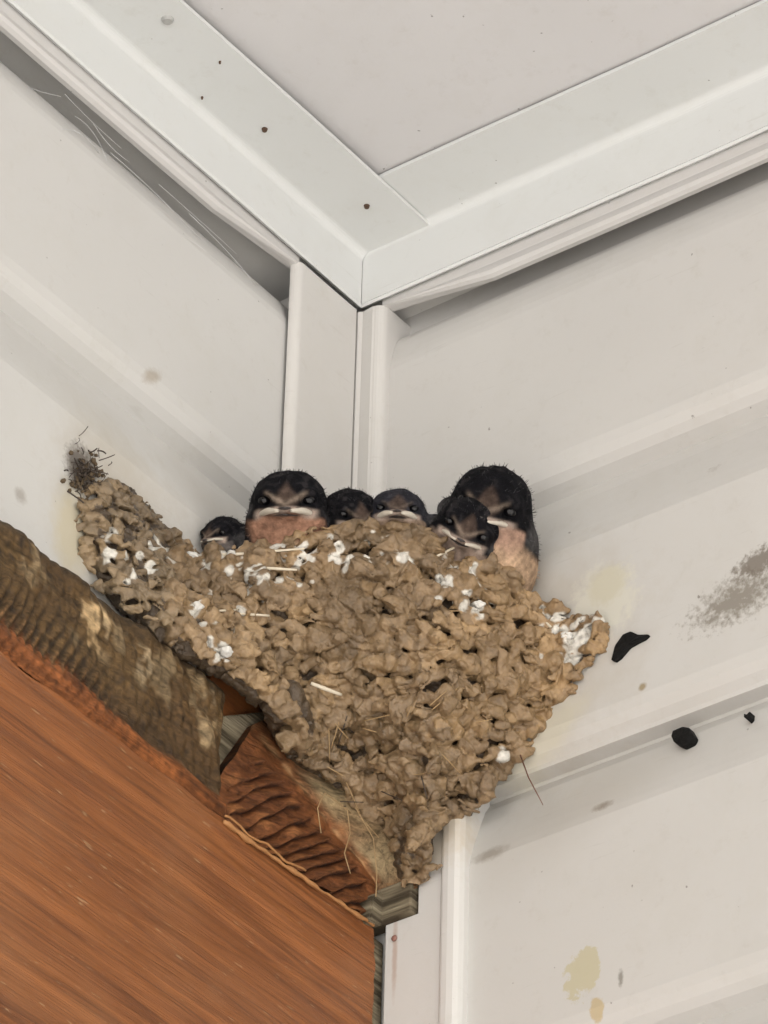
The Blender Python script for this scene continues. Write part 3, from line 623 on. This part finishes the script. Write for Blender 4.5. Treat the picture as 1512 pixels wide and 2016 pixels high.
# ------------------------------------------------------------------ nestlings
def smin(a, b, k): h_ = np.clip(.5+.5*(b-a)/k, 0, 1); return b*(1-h_)+a*h_-k*h_*(1-h_)
def ell(P, c, r):
    q = (P-np.array(c))/np.array(r); k = np.sqrt((q*q).sum(-1))+1e-6; return k*(k-1)/(np.sqrt(((q/np.array(r))**2).sum(-1))+1e-6)
def sst(a, b, x): t = np.clip((x-a)/(b-a), 0, 1); return t*t*(3-2*t)
def nestling(label, px, py, depth, Rpx, yaw, pitch, roll, seed, body=(0, -1.9, -.9), tone=1., breast=(.62, .44, .28), show_gape=True, brst=-.95, brow=1., extra=None, gl=1., throat=(.30, .165, .11), flat=.9):
    Rm = Rpx*SPX; c0 = at_depth(px, py, depth)
    a, p_, r_ = R(yaw), R(pitch), R(roll)
    f = -CD*math.cos(a)*math.cos(p_) + CR*math.sin(a)*math.cos(p_) + CU*math.sin(p_); f /= np.linalg.norm(f)
    rt = CR*math.cos(r_) - CU*math.sin(r_); rt -= f*(rt@f); rt /= np.linalg.norm(rt); up = np.cross(f, rt)
    if up@CU < 0: up = -up
    B = np.stack([rt, up, f])                                   # rows: right, up, forward as seen by the camera
    toW = lambda q: c0 + Rm*(np.asarray(q)@B)
    h_ = .05; lo_ = np.array([-2.0, -3.7, -2.6]); hi_ = np.array([2.0, 1.5, 2.0])
    ax = [np.arange(lo_[k], hi_[k], h_) for k in range(3)]; P = np.stack(np.meshgrid(*ax, indexing='ij'), -1)
    d = ell(P, (0, .02, -.05), (1.0, flat, 1.05))
    d = smin(d, ell(P, (0, -.10, .55), (.72, .50, .62)), .30)
    d = smin(d, ell(P, (0, -.26, .98), (.50, .17, .48)), .16)           # base of the bill
    for s in (-1, 1):
        d = smin(d, ell(P, (s*.60, -.45, .25), (.48, .42, .60)), .2)    # cheeks
        d = np.maximum(d, -ell(P, (s*.57, .02, .98), (.20, .15, .22)))*1.0  # eye socket
        d = smin(d, ell(P, (s*.50, .24, .66), (.30, .10, .24)), .15)    # brow
    d = smin(d, ell(P, (0, -.85, .05), (1.0, .75, .85)), .35)           # throat
    b_ = np.array(body); d = smin(d, ell(P, b_, (1.40, 1.35, 1.25)), .6)
    d = smin(d, ell(P, b_*.55+np.array([0, -.1, 0]), (1.1, 1.0, 1.0)), .5)
    if extra: d = smin(d, ell(P, *extra), .25)
    Pf = P.reshape(-1, 3); n = (fnoise(Pf, 9, seed)*.018+fnoise(Pf, 22, seed+1)*.014).reshape(d.shape); d = d+n
    V, F = surface_nets(d.astype(np.float64), lo_, h_)
    x, y, z = V[:, 0], V[:, 1], V[:, 2]; ax_ = np.abs(x); nn = fnoise(V, 6, seed+2); n2_ = fnoise(V, 20, seed+3)
    black = np.array([.0075, .0075, .0095])*tone; grey = np.array([.10, .095, .095]); c = np.tile(black, (len(V), 1))
    L = lambda c, col, m: c + (np.array(col)-c)*np.clip(m, 0, 1)[:, None]
    c = L(c, (.05, .045, .045), .35*(n2_ > .2)*(nn*.5+.5))
    fr = sst(.1, .5, z)
    c = L(c, (.095, .066, .052), fr*sst(.46, .22, ax_+.75*np.abs(y-.02)+.06*nn)*.8)                 # brown forehead wedge
    c = L(c, (.30, .235, .185), fr*np.exp(-((y-(-.14+.62*ax_))/.075)**2)*sst(.62, .42, ax_)*brow)         # pale line over each eye
    c = L(c, black*.6, fr*np.exp(-((ax_-.60)/.24)**2-((y+.02)/.15)**2)*1.2)                          # dark mask
    c = L(c, (.34, .27, .225), fr*sst(-.16, -.26, y)*sst(.9, .7, ax_))                                # pale cheek by the bill
    c = L(c, throat, sst(-.36, -.50, y+.07*nn)*sst(-.5, .1, z+.3*nn)*sst(1.08, .92, ax_+.1*nn))
    c = L(c, breast, sst(brst, brst-.4, y+.15*nn)*sst(-1.6, -.8, z))
    c = L(c, grey, sst(.95, 1.2, ax_+.1*nn)*sst(.2, -.3, y)*sst(-1.0, -.6, y)*.6)
    c = c*(1+.18*n2_+.12*nn)[:, None]
    t = thing('nestling', label, 'bird', tuple(toW((0, -2.6, -1))), 'swallow chicks in the nest')
    mesh('body', toW(V), F, M['plumage'], t, True, np.clip(c, .002, 1))
    for s in (-1, 1):
        bm = bmesh.new(); bmesh.ops.create_uvsphere(bm, u_segments=20, v_segments=14, radius=1)
        for v in bm.verts: q = np.array(v.co); v.co = Vector(toW(np.array([s*.57, .02, .75])+q*np.array([.17, .155, .15])))
        bm_mesh('eye', bm, M['eye'], t, True)
        if show_gape:
            g_ = [(s*.16, -.33, 1.44), (s*.26, -.31, 1.36), (s*.44, -.29, 1.15), (s*.60, -.31, .90), (s*.72, -.33, .70)]
            V2, F2 = tube([toW(q) for q in resample(g_, 14)], [Rm*(.02+.066*gl*math.sin(math.pi*(.10+.84*k/13))) for k in range(14)], 10); mesh('gape', V2, F2, M['gape'], t, True)
    # short bill: upper and lower mandible
    for (yy, th, ln) in ((-.22, .10, 1.58), (-.38, .06, 1.46)):
        Vb = []; Fb = []; nr_ = 10
        for i in range(nr_+1):
            u = i/nr_; zz = .75+(ln-.75)*u; wd = .48*(1-u)**.75+.03; tt = th*(1-u*.7)
            for k in range(12): g2 = 2*math.pi*k/12; Vb.append((wd*math.cos(g2), yy-.05*u+tt*math.sin(g2), zz))
        for i in range(nr_):
            for k in range(12): l_ = (k+1) % 12; Fb.append([i*12+k, i*12+l_, (i+1)*12+l_, (i+1)*12+k])
        Fb.append(list(range(nr_*12, nr_*12+12)))
        mesh('bill', toW(np.array(Vb)), Fb, M['bill'], t, True)
    # loose down standing off the crown and sides
    g = np.random.default_rng(seed+50); parts = []; cols = []
    idx = g.choice(len(V), 1800)
    for k in idx:
        q = V[k]
        if q[2] > .55 and q[1] < .45 or q[1] < -1.6: continue
        n_ = q-np.array([0, -.2, 0]); n_ /= np.linalg.norm(n_); d_ = n_*.5+np.array([0, .25, -.75])+g.normal(size=3)*.35; d_ /= np.linalg.norm(d_)
        ln = g.uniform(.05, .14); pts_ = curve_pts(q-n_*.03, q+n_*ln*.4+d_*ln*.3, q+d_*ln, 4)
        v_, f_ = tube([toW(w_) for w_ in pts_], [Rm*.0075, Rm*.007, Rm*.005, Rm*.002], 3); parts.append((v_, f_)); cols += [c[k]*g.uniform(.7, 1.6)+g.choice([0, .02, .06])]*len(v_)
    V3, F3 = merge(parts); mesh('down', V3, F3, M['wisps'], t, True, np.clip(np.array(cols), 0, 1))
    return t
RP = lambda px, py: dep(surf_pt(px, py, 0))
K = [
 ('nestling with black cap, frowning eyes, white gape and reddish throat, left of the brood', 568, 996, RP(560, 1085)+.012, 70, -3, 8, 0, 101, {}),
 ('largest nestling, sitting high at the edge of the nest with cream breast over the rim', 966, 998, RP(1010, 1130)+.010, 74, -8, 0, 15, 202, dict(flat=1.0, body=(.10, -1.45, -.35), brst=-.72, brow=.7, gl=.7, extra=((-.75, -.35, -.75), (.6, .42, .5)), breast=(.50, .345, .23), throat=(.42, .27, .20))),
 ('dark nestling peering over the rim directly below the largest one', 920, 1038, RP(905, 1085)+.0040, 58, -4, -6, 26, 303, dict(throat=(.2, .15, .12), body=(-.4, -1.9, -.9), brow=.6, gl=.75)),
 ('small dark nestling with head tucked low beside the frowning one', 690, 1012, RP(690, 1045)+.011, 50, 22, -4, 4, 404, dict(tone=.9, throat=(.10, .07, .055), brow=.35, gl=.6)),
 ('grey nestling showing a wide pale gape just above the rim', 782, 1014, RP(780, 1045)+.009, 52, 0, 16, 2, 505, dict(tone=4.0, throat=(.25, .18, .13), brow=.3, gl=1.25, extra=((1.25, -.35, -.35), (.6, .5, .6)))),
 ('smallest dark nestling, half hidden behind the rim beside the left arm of the nest', 440, 1054, RP(440, 1090)+.012, 38, -38, 2, -6, 606, dict(tone=1.2, throat=(.16, .14, .13), body=(.6, -1.6, -.9), brow=.6, gl=.8, extra=((1.0, -.2, -.5), (.6, .6, .6)))),
]
for lab, px, py, dp, rp, yw, pt, rl, sdd, kw in K: nestling(lab, px, py, dp, rp, yw, pt, rl, sdd, **kw)

# ------------------------------------------------------------------ flecks and dirt on the siding
def flake(label, poly, cat='fleck', th=.0006, axis='x', val=.0086):
    P = [at(px, py, axis, val) for px, py in poly]; c = sum(P)/len(P); P = resample(P+[P[0]], 40)[:-1]; n = len(P); nrm = np.array([1., 0, 0]) if axis == 'x' else np.array([0, 1., 0])
    V = list(P-nrm*.002) + [p+nrm*th*.6 for p in P] + [c+(p-c)*.75+nrm*th*(1+.2*math.sin(k)) for k, p in enumerate(P)] + [c+nrm*th*1.15]
    F = []
    for k in range(n):
        l_ = (k+1) % n
        for r_ in (0, 1): F.append([r_*n+k, r_*n+l_, (r_+1)*n+l_, (r_+1)*n+k])
        F.append([2*n+k, 2*n+l_, 3*n])
    F.append(list(range(n))[::-1])
    bm = bmesh.new(); vs = [bm.verts.new(v) for v in V]
    for f in F: bm.faces.new([vs[i] for i in f])
    bmesh.ops.recalc_face_normals(bm, faces=bm.faces)
    return tag(bm_mesh('black_fleck', bm, M['black'], None, loc=tuple(c)), label, cat, 'black flecks on the siding')
flake('long curved black fleck on the siding right beside the nest', [(1205, 1300), (1212, 1272), (1228, 1250), (1243, 1244), (1258, 1251), (1279, 1250), (1272, 1258), (1256, 1266), (1240, 1275), (1222, 1296), (1212, 1303)])
flake('roundish black fleck on the siding below the lapped edge', [(1326, 1440), (1345, 1432), (1358, 1434), (1367, 1450), (1362, 1462), (1346, 1471), (1328, 1462), (1323, 1450)], val=.005)
flake('tiniest black fleck on the siding, near the frame edge', [(1466, 1407), (1474, 1408), (1478, 1402), (1477, 1412), (1472, 1418), (1466, 1413)], val=.005)

parts = []
for k in range(75):
    a, r_ = RNG.uniform(0, 6.28), abs(RNG.normal())*26
    x, y = 162+r_*math.cos(a)*.9+ (8 if k % 3 else 0), 930+r_*math.sin(a)*1.1
    p0 = at(x, y, 'y', WP+RNG.uniform(.0004, .003)); d_ = RNG.normal(size=3)*.0013; d2 = RNG.normal(size=3)*.0014
    p1 = p0+d_; p2 = p1+d2
    for q in (p1, p2): q[1] = max(q[1], WP+.0003)
    parts.append(tube(curve_pts(p0, p1, p2, 6), RNG.choice([.00009, .00013, .00022]), 4))
V, F = merge(parts)
tuft = thing('dirt_tuft', 'tangled dark tuft of dirt and fibres on the siding above the nest arm', 'dirt', tuple(at(162, 950, 'y', WP)))
mesh('fibres', V, F, M['fibre_dark'], tuft, True)
parts = []
for k in range(90):
    x, y = 168+RNG.normal()*15, 935+RNG.normal()*22
    bm = bmesh.new(); bmesh.ops.create_icosphere(bm, subdivisions=1, radius=1); c = at(x, y, 'y', WP+.0006); s = RNG.uniform(.0003, .0009)
    parts.append(([c+np.array(v.co)*s*RNG.uniform(.7, 1.2) for v in bm.verts], [[v.index for v in f.verts] for f in bm.faces])); bm.free()
mesh('crumbs', *merge(parts), plain('dirt_crumb', (.12, .085, .05), .8, 900), tuft, True)

# cobweb threads in the groove under the nailed trim
parts = []
for k in range(16):
    x = RNG.uniform(.045, .15); p0 = np.array([x, WP+RNG.uniform(-.004, .0015), H-RNG.uniform(.032, .046)]); L = RNG.uniform(.010, .04)
    p2 = p0+np.array([L, RNG.normal()*.001, RNG.normal()*.003]); m = (p0+p2)/2+RNG.normal(size=3)*.0015
    parts.append(tube(curve_pts(p0, m, p2, 7), RNG.choice([.00004, .00006, .00008]), 4))
web = thing('cobweb', 'pale cobweb threads in the dark groove under the nailed ceiling trim', 'cobweb', (.1, WP, H-.04))
mesh('threads', *merge(parts), plain('cobweb_thread', (.72, .72, .72), .5), web, True)
